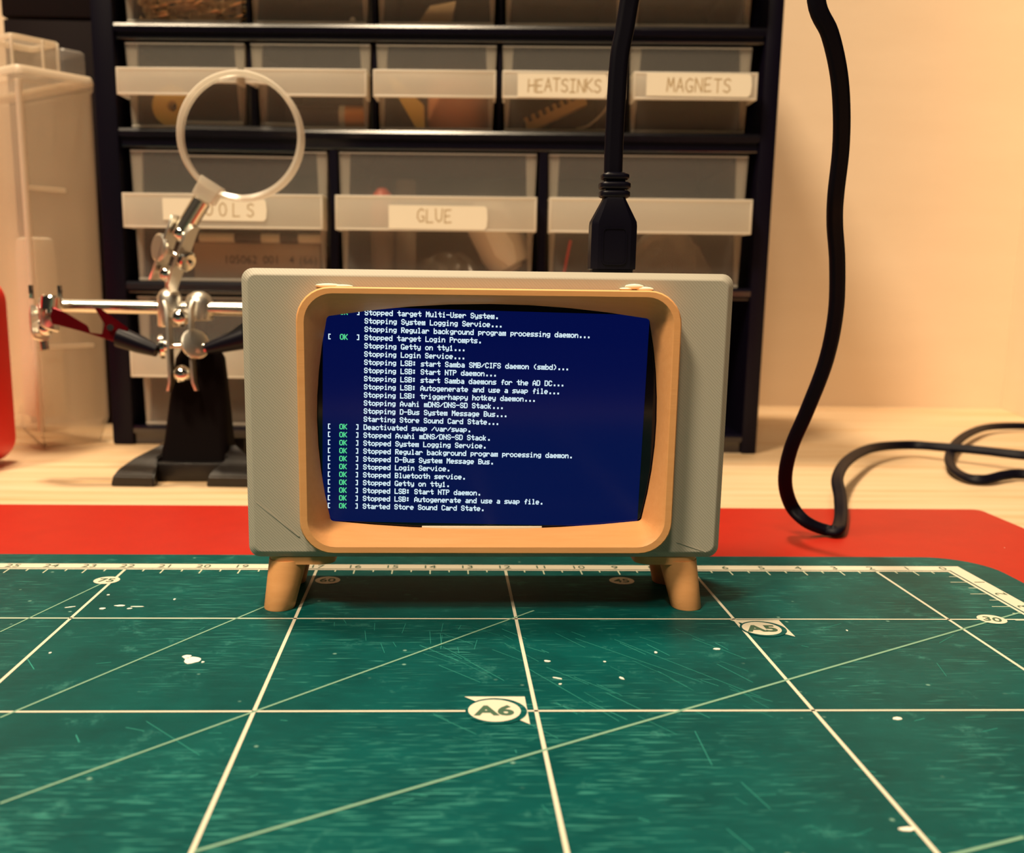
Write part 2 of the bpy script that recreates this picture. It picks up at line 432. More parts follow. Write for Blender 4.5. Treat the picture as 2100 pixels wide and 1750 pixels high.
# fine pale cuts in the vinyl
b = B(); rr_ = random.Random(11)
def cut(p, q, wd):
    a, c = on_z(*p), on_z(*q); b.line(a.xy, c.xy, wd, .003)
for k in range(46):
    x, y = rr_.uniform(860, 1560), rr_.uniform(1285, 1470); L = rr_.uniform(15, 90); sl = rr_.uniform(.28, .55)
    cut((x, y), (x+L, y+L*sl), rr_.uniform(.007, .016))
for k in range(14):
    x, y = rr_.uniform(680, 1000), rr_.uniform(1268, 1330); cut((x, y), (x+rr_.uniform(-8, 8), y+rr_.uniform(8, 34)), .008)
for k in range(34):
    x, y = rr_.uniform(20, 2080), rr_.uniform(1260, 1720); L = rr_.uniform(10, 50); a = rr_.uniform(-.8, 1.4)
    cut((x, y), (x+L*math.cos(a), y+L*.6*math.sin(a)), rr_.uniform(.007, .02))
for p, q in (((1180, 1310), (1440, 1400)), ((1260, 1312), (1560, 1430)), ((1080, 1370), (1270, 1480)), ((1420, 1310), (1530, 1352)), ((900, 1365), (985, 1400)), ((300, 1480), (410, 1550)), ((1490, 1700), (1545, 1745)), ((1425, 1500), (1460, 1570)), ((1520, 1605), (1580, 1660))):
    cut(p, q, .012)
b.build('knife_cuts', mat('cut_vinyl', (0.03, 0.24, 0.20), 0.6, 0, 0.1), gm, GO, smooth=0, kind='stuff')

# ------------------------------------------------------------------ miniature television
TVO = V((-12.66, -3.3, 0)); TVR = math.radians(0.6)
tv = thing('miniature_television', 'small grey retro television with wooden bezel and legs showing boot text', 'television', TVO, TVR)
O0 = (0, 0, 0)
BD = 3.05                                               # body depth
def body_loop(x0, z0, x1, z1, r, y): return [(x, y, z) for x, z in rrect(x0, z0, x1, z1, r, 6)]
X0, X1, Z0, Z1 = -5.46, 5.44, 1.25, 7.77
b = B()
lp = []
for (t) in range(5):
    e = .15*(1-t/4); y = .13*t/4
    lp.append(body_loop(X0+e, Z0+e, X1-e, Z1-e, .26-e*.6, y))
# ordered from front face inwards to the rim
outer = lp
hole = [(x, .02, z) for x, z in rrect(-4.05, 1.62, 4.05, 7.2, .9, 6)]
b.loft([hole, body_loop(X0+.17, Z0+.17, X1-.17, Z1-.17, .16, 0)]+outer[:]+[body_loop(X0, Z0, X1, Z1, .26, BD-.13), body_loop(X0+.13, Z0+.13, X1-.13, Z1-.13, .18, BD)], cap1=True)
b.build('case', GREY, tv, O0, smooth=40)
# bezel: outer wall, flat front ring, sloping inner wall down to the barrel-shaped opening
def bezel_outer(x0, z0, x1, z1, r, y, n=8, m=8):
    """points run: right side up, top right corner, top, ... with n per corner and m per side"""
    pts = []
    cs = [(x1-r, z1-r, 0), (x0+r, z1-r, 90), (x0+r, z0+r, 180), (x1-r, z0+r, 270)]
    for i, (cx, cz, a0) in enumerate(cs):
        for k in range(n+1):
            a = math.radians(a0+90*k/n); pts.append(V((cx+r*math.cos(a), y, cz+r*math.sin(a))))
        nx = cs[(i+1) % 4]; e0 = pts[-1]; a = math.radians(a0+90)
        e1 = V((nx[0]+r*math.cos(a), y, nx[1]+r*math.sin(a)))
        for k in range(1, m): pts.append(e0.lerp(e1, k/m))
    return pts
def opening(y, grow=0.0, n=8, m=8, r=.10):
    c = [(3.63+grow, 6.77+grow), (-3.64-grow, 6.75+grow), (-3.62-grow, 2.05-grow), (3.64+grow, 2.07-grow)]
    bul = [(0, .29), (-.25, 0), (0, -.19), (.25, 0)]           # top, left, bottom, right
    pts = []
    for i in range(4):
        cx, cz = c[i]
        sx, sz = (1 if cx > 0 else -1), (1 if cz > 4 else -1)
        a0 = (0, 90, 180, 270)[i]
        for k in range(n+1):
            a = math.radians(a0+90*k/n); pts.append(V((cx-sx*r+r*math.cos(a), y, cz-sz*r+r*math.sin(a))))
        e0 = pts[-1].copy(); j = (i+1) % 4; dx, dz = c[j]
        s2x, s2z = (1 if dx > 0 else -1), (1 if dz > 4 else -1)
        a = math.radians(a0+90); e1 = V((dx-s2x*r+r*math.cos(a), y, dz-s2z*r+r*math.sin(a)))
        for k in range(1, m):
            t = k/m; q = 4*t*(1-t)
            pts.append(e0.lerp(e1, t)+V((bul[i][0]*q, 0, bul[i][1]*q)))
    return pts
b = B()
BX = (-4.22, 1.47, 4.18, 7.39)
lo = [bezel_outer(*BX, .74, .05), bezel_outer(*BX, .74, -.42), bezel_outer(BX[0]+.03, BX[1]+.03, BX[2]-.03, BX[3]-.03, .72, -.46),
      bezel_outer(BX[0]+.17, BX[1]+.16, BX[2]-.17, BX[3]-.14, .62, -.46), bezel_outer(BX[0]+.20, BX[1]+.19, BX[2]-.20, BX[3]-.17, .60, -.43),
      opening(.24), opening(.30)]
b.loft(lo)
b.build('bezel', OAK, tv, O0, smooth=40)
b = B()
for (x, z, a, c) in ((-3.55, 7.41, .30, .05), (-3.25, 7.40, .25, .04), (3.18, 7.47, .22, .06), (3.42, 7.42, .2, .05), (3.0, 7.42, .16, .03)):
    b.ball((x, -.02, z), 1, 2, (a, .06, c))
b.build('glue_residue', TAPE, tv, O0, kind='stuff')
# display panel, tilted a degree inside the case
SA = math.radians(-1.0); SCX, SCZ = -.08, 4.43
def scr(u, v, y): return (SCX+u*math.cos(SA)-v*math.sin(SA), y, SCZ+u*math.sin(SA)+v*math.cos(SA))
b = B()
b.loft([[scr(u, v, y) for u, v in ((-4.0, -2.72), (4.15, -2.72), (4.15, 2.72), (-4.0, 2.72))] for y in (.36, .6)], cap0=True, cap1=True)
screen = b.build('screen', SCREENBLACK, tv, O0, smooth=0)
b = B(); b.loft([[scr(u, v, y) for u, v in ((-3.68, -2.45), (3.67, -2.45), (3.67, 2.47), (-3.68, 2.47))] for y in (.345, .36)], cap0=True, cap1=True)
b.build('lit_panel', LIT, screen, O0, smooth=0)
b = B(); b.box((-1.5, .31, 1.78), (1.3, .34, 1.935), .01); b.build('display_frame', TAPE, screen, O0, label='pale strip under the lit panel')
b = B()
for (x0, z0, x1, z1) in ((-5.24, 2.55, -4.30, 1.76), (4.42, 1.64, 5.12, 1.40)):
    dx, dz = (z0-z1)*.012, (x1-x0)*.012
    b.loft([[(x0-dx, y, z0-dz), (x1-dx, y, z1-dz), (x1+dx, y, z1+dz), (x0+dx, y, z0+dz)] for y in (.005, -.008)], cap1=True)
b.build('layer_seam', GREY, tv, O0, smooth=0, kind='stuff')
GF = {'(': '001C224100', ')': '0041221C00', '-': '0808080808', '.': '0000606000', '/': '2010080402', '1': '00427F4000', ':': '0036360000',
      'A': '7C1211127C', 'B': '7F49494936', 'C': '3E41414122', 'D': '7F4141413E', 'F': '7F09090901', 'G': '3E41415172', 'I': '00417F4100', 'K': '7F08142241',
      'L': '7F40404040', 'M': '7F020C027F', 'N': '7F0408107F', 'O': '3E4141413E', 'P': '7F09090906', 'R': '7F09192946', 'S': '2649494932', 'T': '01017F0101',
      'U': '3F4040403F', '[': '007F414100', ']': '0041417F00', 'a': '2054545478', 'b': '7F48444438', 'c': '3844444428', 'd': '384444487F', 'e': '3854545418',
      'f': '00087E0902', 'g': '18A4A4A47C', 'h': '7F08040478', 'i': '00447D4000', 'k': '7F10284400', 'l': '00417F4000', 'm': '7C0478047C', 'n': '7C08040478',
      'o': '3844444438', 'p': 'FC24242418', 'r': '7C08040408', 's': '4854545424', 't': '04043F4424', 'u': '3C4040207C', 'v': '1C2040201C', 'w': '3C4030403C', 'y': '1CA0A0A07C'}
OKL = '[  OK  ] '; IND = '         '
LINES = [OKL+'Stopped target Multi-User System.', IND+'Stopping System Logging Service...', IND+'Stopping Regular background program processing daemon...',
         OKL+'Stopped target Login Prompts.', IND+'Stopping Getty on tty1...', IND+'Stopping Login Service...', IND+'Stopping LSB: start Samba SMB/CIFS daemon (smbd)...',
         IND+'Stopping LSB: Start NTP daemon...', IND+'Stopping LSB: start Samba daemons for the AD DC...', IND+'Stopping LSB: Autogenerate and use a swap file...',
         IND+'Stopping LSB: triggerhappy hotkey daemon...', IND+'Stopping Avahi mDNS/DNS-SD Stack...', IND+'Stopping D-Bus System Message Bus...',
         IND+'Starting Store Sound Card State...', OKL+'Deactivated swap /var/swap.', OKL+'Stopped Avahi mDNS/DNS-SD Stack.', OKL+'Stopped System Logging Service.',
         OKL+'Stopped Regular background program processing daemon.', OKL+'Stopped D-Bus System Message Bus.', OKL+'Stopped Login Service.',
         OKL+'Stopped Bluetooth service.', OKL+'Stopped Getty on tty1.', OKL+'Stopped LSB: Start NTP daemon.', OKL+'Stopped LSB: Autogenerate and use a swap file.',
         OKL+'Started Store Sound Card State.']
bw, bg_ = B(), B()
CW, RH = .0911, .1846; PXW = CW/6; PXH = RH/12*1.12
ORG_U, ORG_V = -2.78+.03-9*CW, 2.41                      # left of column 0 / top of capitals of row 0
for r, ln in enumerate(LINES):
    for cidx, ch in enumerate(ln):
        if ch == ' ': continue
        g = GF[ch]; bb = bg_ if ch in 'OK' and cidx in (3, 4) and ln.startswith('[') else bw
        for col in range(5):
            bits = int(g[2*col:2*col+2], 16); k = 0
            while k < 8:
                if bits >> k & 1:
                    e = k
                    while e < 8 and bits >> e & 1: e += 1
                    u0 = ORG_U+cidx*CW+col*PXW-PXW*.22; u1 = u0+PXW*1.44
                    v1 = ORG_V-r*RH-k*PXH+PXH*.16; v0 = ORG_V-r*RH-e*PXH-PXH*.16
                    bb.poly([scr(u0, v0, .340), scr(u1, v0, .340), scr(u1, v1, .340), scr(u0, v1, .340)])
                    k = e
                else: k += 1
bw.build('white_text', GLYPH, screen, O0, smooth=0, label='white boot message lines', kind='stuff')
bg_.build('green_text', GLYPHG, screen, O0, smooth=0, label='green OK marks', kind='stuff')
# legs: tapered, splayed, each under its own flat bracket
for sx in (-1, 1):
    for sy in (0, 1):
        xb, xt = sx*4.80-.02, sx*4.60-.02
        yb, yt = (.22, .52) if sy == 0 else (2.30, 2.10)
        b = B()
        L = []
        for (t, r) in ((0, .34), (.02, .355), (.5, .40), (1, .45)):
            cx, cy, z = xb+(xt-xb)*t, yb+(yt-yb)*t, 1.13*t
            L.append([(cx+r*math.cos(2*math.pi*k/28), cy+r*math.sin(2*math.pi*k/28), z) for k in range(28)])
        b.loft(L, cap0=True, cap1=True)
        lg = b.build('leg', OAK, tv, O0, smooth=50)
        b = B()
        xa, xc = sorted((sx*5.02-.02, sx*3.52)); ya, yc = (.12, 1.3) if sy == 0 else (1.5, 2.6)
        b.prism(rrect(xa, ya, xc, yc, .35), 1.06, 1.245)
        b.build('leg_bracket', OAK, lg, O0, smooth=40)

# ------------------------------------------------------------------ usb cable with its plug in the top of the television
def tvw(x, y, z):
    c, s = math.cos(TVR), math.sin(TVR); return V((TVO.x+c*x-s*y, TVO.y+s*x+c*y, z))
PY = 2.3
pc = tvw(3.06, PY, 0)
cb = thing('power_cable', 'black flat cable with moulded plug standing on the television and trailing across the desk', 'cable', (pc.x, pc.y, 7.75))
CO = (pc.x, pc.y, 7.75)
b = B()
prof = [(7.74, .49, .26), (7.86, .49, .26), (7.88, .545, .33), (8.9, .545, .34), (9.0, .53, .34), (9.50, .27, .26), (9.56, .25, .24)]
def oct_(cx, cy, z, a, c):
    k = .72
    return [V((cx+x*a, cy+y*c, z)) for x, y in ((1, -k), (1, k), (k, 1), (-k, 1), (-1, k), (-1, -k), (-k, -1), (k, -1))]
b.loft([oct_(pc.x, pc.y, z, a, c) for z, a, c in prof], cap0=True, cap1=True)
plug = b.build('plug', BLACK, cb, CO, smooth=20)
b = B()
o1 = rrect(pc.x-.30, 7.98, pc.x+.30, 8.85, .12); o2 = rrect(pc.x-.27, 8.01, pc.x+.27, 8.82, .10)
b.loft([[(x, pc.y-.345, z) for x, z in o1], [(x, pc.y-.36, z) for x, z in o1], [(x, pc.y-.36, z) for x, z in o2], [(x, pc.y-.345, z) for x, z in o2]])
b.build('grip_outline', BLACK, plug, CO)
b = B()
for (z0, z1, rx) in ((9.56, 9.72, .36), (9.76, 9.92, .37), (9.98, 10.12, .33)):
    b.loft([[(pc.x+.01+x*rx*q, pc.y+y*rx*.72*q, z) for x, y in rrect(-1, -1, 1, 1, .5, 4)] for z, q in ((z0, .9), (z0+.03, 1), (z1-.03, 1), (z1, .9))], cap0=True, cap1=True)
b.box((pc.x-.23, pc.y-.17, 9.5), (pc.x+.25, pc.y+.17, 10.15), .05)
b.build('strain_relief', BLACK, cb, CO, smooth=50)
ctl = []      # (point, facing normal)
def cp(p, n): ctl.append((V(p), V(n).normalized()))
fy = (0, -1, 0)
for (px, py) in ((1257, 372), (1259, 300), (1263, 220), (1270, 120), (1281, 60), (1291, 0)): cp(on_y(px, py, pc.y), fy)
for q_ in ((-9.22, -1.0, 15.4), (-8.95, -1.0, 16.8), (-8.1, -.9, 18.2), (-6.9, -.7, 18.5), (-5.75, -.5, 17.4), (-4.95, -.35, 15.9)): cp(q_, fy)
for i, (px, py) in enumerate(((1674, 0), (1702, 70), (1720, 150), (1726, 230), (1724, 310), (1714, 400), (1712, 460), (1717, 540), (1714, 640), (1694, 740), (1656, 840), (1622, 920), (1610, 985), (1622, 1035))):
    cp(on_y(px, py, -.3+5.4*(i/13)**1.3), fy)
cp(on_z(1650, 1068, .25), (.3, -.8, .5)); cp(on_z(1690, 1086, -.08), (.1, -.6, .8)); cp(on_z(1716, 1086, -.05), (-.2, -.5, .8))
cp(on_z(1724, 1060, .0), (-.5, -.8, .3)); cp(on_z(1723, 1020, .25), (-.4, -.8, .3)); cp(on_z(1718, 978, .5), (-.4, -.8, .4)); cp(on_z(1742, 942, .5), (-.2, -.9, .4))
for (px, py, z) in ((1790, 919, .3), (1860, 913, .1), (1930, 917, .15), (2010, 924, .2), (2100, 934, .2)): cp(on_z(px, py, z), (0, -.88, .5))
cp(on_z(2240, 945, .1), (0, -.5, .9)); cp(on_z(2300, 975, -.1), (.3, -.2, .9)); cp(on_z(2210, 985, -.2), (0, -.4, .9))
for (px, py, z) in ((2100, 973, -.2), (2060, 975, -.2), (2020, 984, -.25), (1985, 980, -.25), (1955, 962, -.2), (1947, 938, -.1), (1960, 910, .0), (1990, 888, .0), (2030, 876, -.1), (2100, 874, -.2)): cp(on_z(px, py, z), (-.2, -.8, .6))
cp(on_z(2190, 880, -.3), (0, -.3, 1)); cp(on_z(2230, 880, -.3), (0, -.3, 1))
P = catmull([c[0] for c in ctl], 7); N = catmull([c[1] for c in ctl], 7)
loops = []
for i, p in enumerate(P):
    t = (P[min(i+1, len(P)-1)]-P[max(i-1, 0)]).normalized()
    n = (N[i]-t*N[i].dot(t)).normalized(); s = t.cross(n)
    lp = []
    for k in range(20):
        a = 2*math.pi*k/20; x, y = math.cos(a), math.sin(a)
        hx = .225*(abs(x)**.8)*(1 if x >= 0 else -1); hy = .125*y*(1-.28*max(0, 1-abs(hx)/.09))
        lp.append(p+s*hx+n*hy)
    loops.append(lp)
b = B(); b.loft(loops, cap0=True, cap1=True)
b.build('cord', CORD, cb, CO, smooth=60)

# ------------------------------------------------------------------ drawer cabinet
CA = V((-29.84, 23.6, DZ)); CR = math.radians(-2.888); CW_ = 31.36; CDEP = 14.0; CTOP = 28.6-DZ
cab = thing('drawer_cabinet', 'black small-parts cabinet with rows of clear plastic drawers', 'cabinet', CA, CR)
cx_, sx_ = math.cos(CR), math.sin(CR)
def cw(x, y, z): return V((CA.x+cx_*x-sx_*y, CA.y+sx_*x+cx_*y, z))     # cabinet coordinates to the room (z is the room's)
ZO = V((0, 0, DZ))                                                  # child vertices: z measured in the room, cabinet origin at desk height
b = B()
b.box((-.1, 0, DZ), (.95, CDEP, 28.6), .12); b.box((30.75, 0, DZ), (31.5, CDEP, 28.6), .12)
b.box((-.1, 0, 28.0), (31.5, CDEP, 28.6), .12); b.box((.8, CDEP-.3, DZ), (30.9, CDEP, 28.4))
b.build('frame', CABMAT, cab, ZO, smooth=30)
SH = [(.42, -.5), (7.42, 6.85), (14.46, 13.62), (19.08, 18.40), (23.72, 23.05)]
for zt, zb in SH:
    b = B(); b.box((.9, .25, zb), (30.8, CDEP-.3, zt), .10, 3)
    pr = [(.6, zt-.35), (.10, zt-.35), (.07, zt-.12), (.115, zt+.02), (.16, zt+.035), (.6, zt+.035)]
    b.loft([[(xx, y, z) for y, z in pr] for xx in (.9, 30.8)], cap0=True, cap1=True)
    b.build('shelf', SHELFMAT, cab, ZO, smooth=10)
P5 = [1.32+5.83*k for k in range(5)]; P3 = [1.32+9.87*k for k in range(3)]
for k in range(4):
    for (zb, zt) in ((14.46, 18.45), (19.08, 23.1), (23.72, 28.1)):
        b = B(); b.box((P5[k]+5.63, .6, zb), (P5[k]+5.80, CDEP-.4, zt), .03); b.build('divider', CABMAT, cab, ZO, smooth=0)
for k in range(2):
    for (zb, zt) in ((.42, 6.9), (7.42, 13.7)):
        b = B(); b.box((P3[k]+9.42, .3, zb), (P3[k]+9.82, CDEP-.4, zt), .05); b.build('divider', CABMAT, cab, ZO, smooth=0)

# strokes of the hand-printed capitals, on a 4 x 6 grid
HAND = {'T': ['0,6 4,6', '2,6 2,0'], 'O': ['2,6 .4,5 0,3 .6,.6 2,0 3.4,.8 4,3 3.4,5.2 2,6'], 'L': ['.2,6 0,0 3.6,.1'], 'S': ['3.8,5.2 2.4,6 .6,5.2 .6,3.8 3.2,2.6 3.6,1 2,0 0,.8'],
        'G': ['3.8,5.2 2,6 .3,4.6 0,2 1.4,.1 3.4,.4 3.7,2.4 2.2,2.5'], 'U': ['0,6 .2,1.4 1.6,0 3.2,.8 3.8,6'], 'E': ['3.4,6 .2,5.8 0,0 3.6,.2', '.1,3 2.8,3.1'],
        'H': ['.2,6 0,0', '3.8,6 3.6,0', '0,3 3.7,3.2'], 'A': ['0,0 2,6 3.8,0', '.8,2.2 3.2,2.2'], 'I': ['.4,6 3.4,6', '2,6 1.8,0', '.2,0 3.4,0'], 'N': ['0,0 .2,6 3.6,0 3.8,6'],
        'K': ['.2,6 0,0', '3.6,6 .1,2.8 3.8,0'], 'M': ['0,0 .6,6 2,2 3.4,6 4,0']}
def stroke(b, pts, w, y):
    for (ax, az), (bx, bz) in zip(pts, pts[1:]):
        d = V((bx-ax, 0, bz-az)).normalized(); n = V((-d.z, 0, d.x))*w/2; e = d*w*.3
        a, c = V((ax, y, az))-e, V((bx, y, bz))+e
        b.poly((a-n, c-n, c+n, a+n))
def drawer(x, wd, z0, z1, lip, lip_dy, tape=None, name='drawer', label=None):
    """one clear drawer: tapered box with its front at y=.4, milky handle lip across the middle"""
    tp = .16; y0, y1 = .4, CDEP-1.0; wl = .12
    b = B()
    def q(z): return tp*(z1-z)/(z1-z0)
    for (ya, yb, zt) in ((y0, y0+wl, z1), (y1-wl, y1, z1)):
        b.loft([[(x+q(z0), ya, z0), (x+wd-q(z0), ya, z0), (x+wd-q(z0), yb, z0), (x+q(z0), yb, z0)], [(x, ya, zt), (x+wd, ya, zt), (x+wd, yb, zt), (x, yb, zt)]], cap0=True, cap1=True)
    for sgn in (0, 1):
        xa0 = x+q(z0) if sgn == 0 else x+wd-q(z0)-wl; xa1 = x if sgn == 0 else x+wd-wl
        b.loft([[(xa0, y0+wl, z0), (xa0+wl, y0+wl, z0), (xa0+wl, y1-wl, z0), (xa0, y1-wl, z0)], [(xa1, y0+wl, z1), (xa1+wl, y0+wl, z1), (xa1+wl, y1-wl, z1), (xa1, y1-wl, z1)]], cap0=True, cap1=True)
    b.box((x+q(z0), y0, z0), (x+wd-q(z0), y1, z0+.12))
    dr = b.build('drawer', DRAWER, cab, ZO, smooth=0)
    if label: dr['label'] = label
    b = B()                                                 # bright moulded edges of the front
    for sgn in (0, 1):
        L = []
        for z, e in ((z0, q(z0)), (z1, 0)):
            wv = .12+.38*max(0, (z-z0)/(z1-z0))**1.2 if z > z0 else .13
            a = x+e if sgn == 0 else x+wd-e-wv
            L.append([(a, y0+.13, z), (a+wv, y0+.13, z), (a+wv, y0+.36, z), (a, y0+.36, z)])
        b.loft(L, cap0=True, cap1=True)
    b.box((x+q(z0), y0-.02, z0), (x+wd-q(z0), y0+.05, z0+.13), .02)
    b.box((x, y0-.02, z1-.06), (x+wd, y0+.05, z1), .02)
    b.build('front_rib', RIB, dr, ZO, smooth=0)
    b = B(); l0, l1 = lip                                    # projecting lip: front plate, top plate, side cheeks
    yl = -.95
    b.box((x+.02, yl, l0), (x+wd-.02, yl+.10, l1), .04)
    b.box((x+.02, yl+.05, l1-.12), (x+wd-.02, y0, l1), .03)
    for xa in (x+.02, x+wd-.14): b.box((xa, yl+.05, l0), (xa+.12, y0, l1), .03)
    b.build('handle_lip', LIP, dr, ZO, smooth=30)
    b = B()
    for (xa, xb, za, zc) in ((x, x+wd, l0-.01, l0+.09), (x, x+wd, l1-.13, l1+.01), (x, x+.10, l0, l1), (x+wd-.10, x+wd, l0, l1)): b.box((xa, yl-.02, za), (xb, yl+.13, zc), .03)
    b.box((x, yl, l1-.06), (x+wd, y0, l1+.01), .02)
    b.build('lip_edge', EDGE, dr, ZO, smooth=30)
    if tape:
        txt, a, c, za, zc, tx, tz, th, gap = tape
        b = B(); yy = yl-.035
        e = [(a, za), (c-.12, za-.02), (c, za+.1), (c+.04, (za+zc)/2), (c, zc-.1), (c-.1, zc), (a, zc+.02)]
        b.loft([[(u, yy, v) for u, v in e], [(u, yy+.02, v) for u, v in e]], cap0=True, cap1=True)
        b.build('name_tape', TAPE, dr, ZO, smooth=0)
        b = B(); u = tx; rr = random.Random(txt)
        for ch in txt:
            s = th/6
            dz = rr.uniform(-.03, .03)
            for st in HAND[ch]:
                pts = [tuple(float(k) for k in p.split(',')) for p in st.split()]
                stroke(b, [(u+p[0]*s*.85, tz+dz+p[1]*s) for p in pts], .055, yy-.006)
            u += gap
        b.build('lettering', PENCIL, dr, ZO, smooth=0, recalc=False, label='handwritten word '+txt)
    return dr
for k in range(5):
    drawer(P5[k], 5.55, 23.80, 27.75, (25.1, 26.2), 1)
    drawer(P5[k], 5.55, 19.16, 23.0, (20.5, 21.6), 1)
    tp_ = {3: ('HEATSINKS', 19.50, 23.52, 15.82, 16.82, 19.98, 16.05, .55, .37), 4: ('MAGNETS', 25.28, 29.95, 15.92, 16.88, 26.2, 16.1, .58, .42)}.get(k)
    drawer(P5[k]+(.06 if k == 4 else 0), 5.55, 14.52, 18.3, (15.78, 16.95), 1, tp_, label={3: 'drawer marked HEATSINKS', 4: 'drawer marked MAGNETS'}.get(k))
for k in range(3):
    tp_ = {0: ('TOOLS', 3.2, 8.0, 10.25, 11.22, 4.55, 10.45, .58, .64), 1: ('GLUE', 13.67, 18.2, 9.98, 11.02, 15.0, 10.28, .58, .42)}.get(k)
    drawer(P3[k], 9.3, 7.48, 13.52, (9.90, 11.45), 1, tp_, label={0: 'drawer marked TOOLS', 1: 'drawer marked GLUE'}.get(k))
    if k < 2: drawer(P3[k], 9.3, .48, 6.72, (2.95, 4.45), 1)   # the bottom right bay stands empty and dark

# ------------------------------------------------------------------ what lies in the drawers
def inbox(name, label, cat, builder, mt, x, y, z, group=None, smooth=40, rot=0.0):
    """a single-mesh thing standing at cabinet coordinates x, y with its base at z"""
    b = B(); builder(b); o = b.build(name, mt, None, O0, smooth)
    p = cw(x, y, z); o.location = p*S; o.rotation_euler = (0, 0, CR+rot)
    o['label'] = label; o['category'] = cat
    if group: o['group'] = group
    return o
# screws
b = B(); b.lathe((0, 0, 0), (1, 0, 0), [(0, .16), (.05, .17), (.12, .07), (.16, .06), (1.1, .055), (1.25, .01)], 10)
scr0 = b.build('brass_screw', BRASS, None, O0, 40)
scr0['label'] = 'small brass screw in the heap in the top left drawer'; scr0['category'] = 'screw'; scr0['group'] = 'brass screws in the top left drawer'
rs = random.Random(3); first = True
for lay in range(5):
    for k in range(16):
        o = scr0 if first else scr0.copy()
        if not first: C.objects.link(o)
        first = False
        x = P5[0]+.5+4.3*((k % 8)+rs.random()*.8)/8.0; y = .75+.5*(k//8)+rs.random()*.25; z = 19.40+lay*.24+rs.random()*.04
        a = rs.uniform(-1, 1); p = cw(x, y, z); o.location = p*S; o.rotation_euler = (0, rs.uniform(-.15, .25), CR+a)
inbox('bulldog_clip', 'dark metal clip lying in the third drawer of the top row', 'clip', lambda b: (b.box((-.9, 0, 0), (.9, .8, .12), .04), b.loft([[(-.8, .1, .1), (.8, .1, .1), (.8, .7, .1), (-.8, .7, .1)], [(-.2, .35, 1.0), (1.0, .35, 1.2), (1.0, .45, 1.2), (-.2, .45, 1.0)]], cap1=True)), mat('tarnished_metal', (.22, .15, .08), .35, .8), P5[2]+2.6, 1.2, 19.29)
inbox('white_bead', 'tiny white bead in the second drawer of the top row', 'bead', lambda b: b.ball((0, 0, .14), .14), WHITE, P5[1]+4.7, .75, 19.29)
def reel2(b):
    L = []
    for y, r in ((-.4, .24), (-.4, .93), (-.36, .95), (.36, .95), (.4, .93), (.4, .24)):
        L.append([(r*math.cos(2*math.pi*k/32), y, .95+r*math.sin(2*math.pi*k/32)) for k in range(32)])
    b.loft(L, ring=True)
inbox('tape_reel', 'yellow tape reel standing in the drawer above the magnifier', 'tape', reel2, YELLOW, P5[0]+1.9, 1.35, 14.65)
bt_ = thing('battery', 'dark cylindrical battery with copper end lying in a drawer right of magnifier', 'battery', cw(P5[1]+3.1, 1.25, 14.65), CR)
b = B(); b.lathe((-2.2, 0, .55), (1, 0, 0), [(0, .5), (.04, .54), (3.1, .54)], 24); b.build('sleeve', DARKGREY, bt_, O0)
b = B(); b.lathe((.9, 0, .55), (1, 0, 0), [(0, .545), (.28, .545)], 24); b.build('pale_band', TAPE, bt_, O0)
b = B(); b.lathe((1.18, 0, .55), (1, 0, 0), [(0, .54), (1.0, .54), (1.04, .5)], 24); b.build('copper_end', COPPER, bt_, O0)
inbox('yellow_wedge', 'yellow plastic wedge leaning in the middle drawer of the second row', 'wedge', lambda b: b.loft([[(-1.0, 0, 2.5), (-.75, 0, 2.5), (.85, 0, 1.1), (.9, 0, 0), (.55, 0, 0)], [(-1.0, .7, 2.5), (-.75, .7, 2.5), (.85, .7, 1.1), (.9, .7, 0), (.55, .7, 0)]], cap0=True, cap1=True), YELLOW, P5[2]+1.3, .75, 14.65)
inbox('copper_roll', 'brown copper foil roll in the middle drawer of the second row', 'roll', lambda b: b.lathe((0, 0, 0), (0, 0, 1), [(0, 1.45), (.05, 1.5), (2.45, 1.5), (2.5, 1.45)], 32), BROWNCU, P5[2]+3.75, 2.2, 14.65)
inbox('heatsink', 'gold finned heatsink lying tilted in the drawer marked HEATSINKS', 'heatsink', lambda b: [b.box((-1.5, -.3, .1), (1.5, .3, .5), 0, m=Matrix.Rotation(-.45, 4, 'Y'))]+[b.box((-1.45+.36*k, -.3, .5), (-1.3+.36*k, .3, .78), 0, m=Matrix.Rotation(-.45, 4, 'Y')) for k in range(9)], mat('gold_anodised', (.66, .45, .18), .4, .3), P5[3]+2.7, 1.0, 15.1, smooth=0)
inbox('lead_wire', 'thin pale wire curving up in the drawer marked HEATSINKS', 'wire', lambda b: tube(b, catmull([(-.4, 0, .06), (.2, 0, .25), (.9, .1, .9), (1.3, .1, 1.6)]), .05, 6), TAPE, P5[3]+3.9, .8, 14.65)
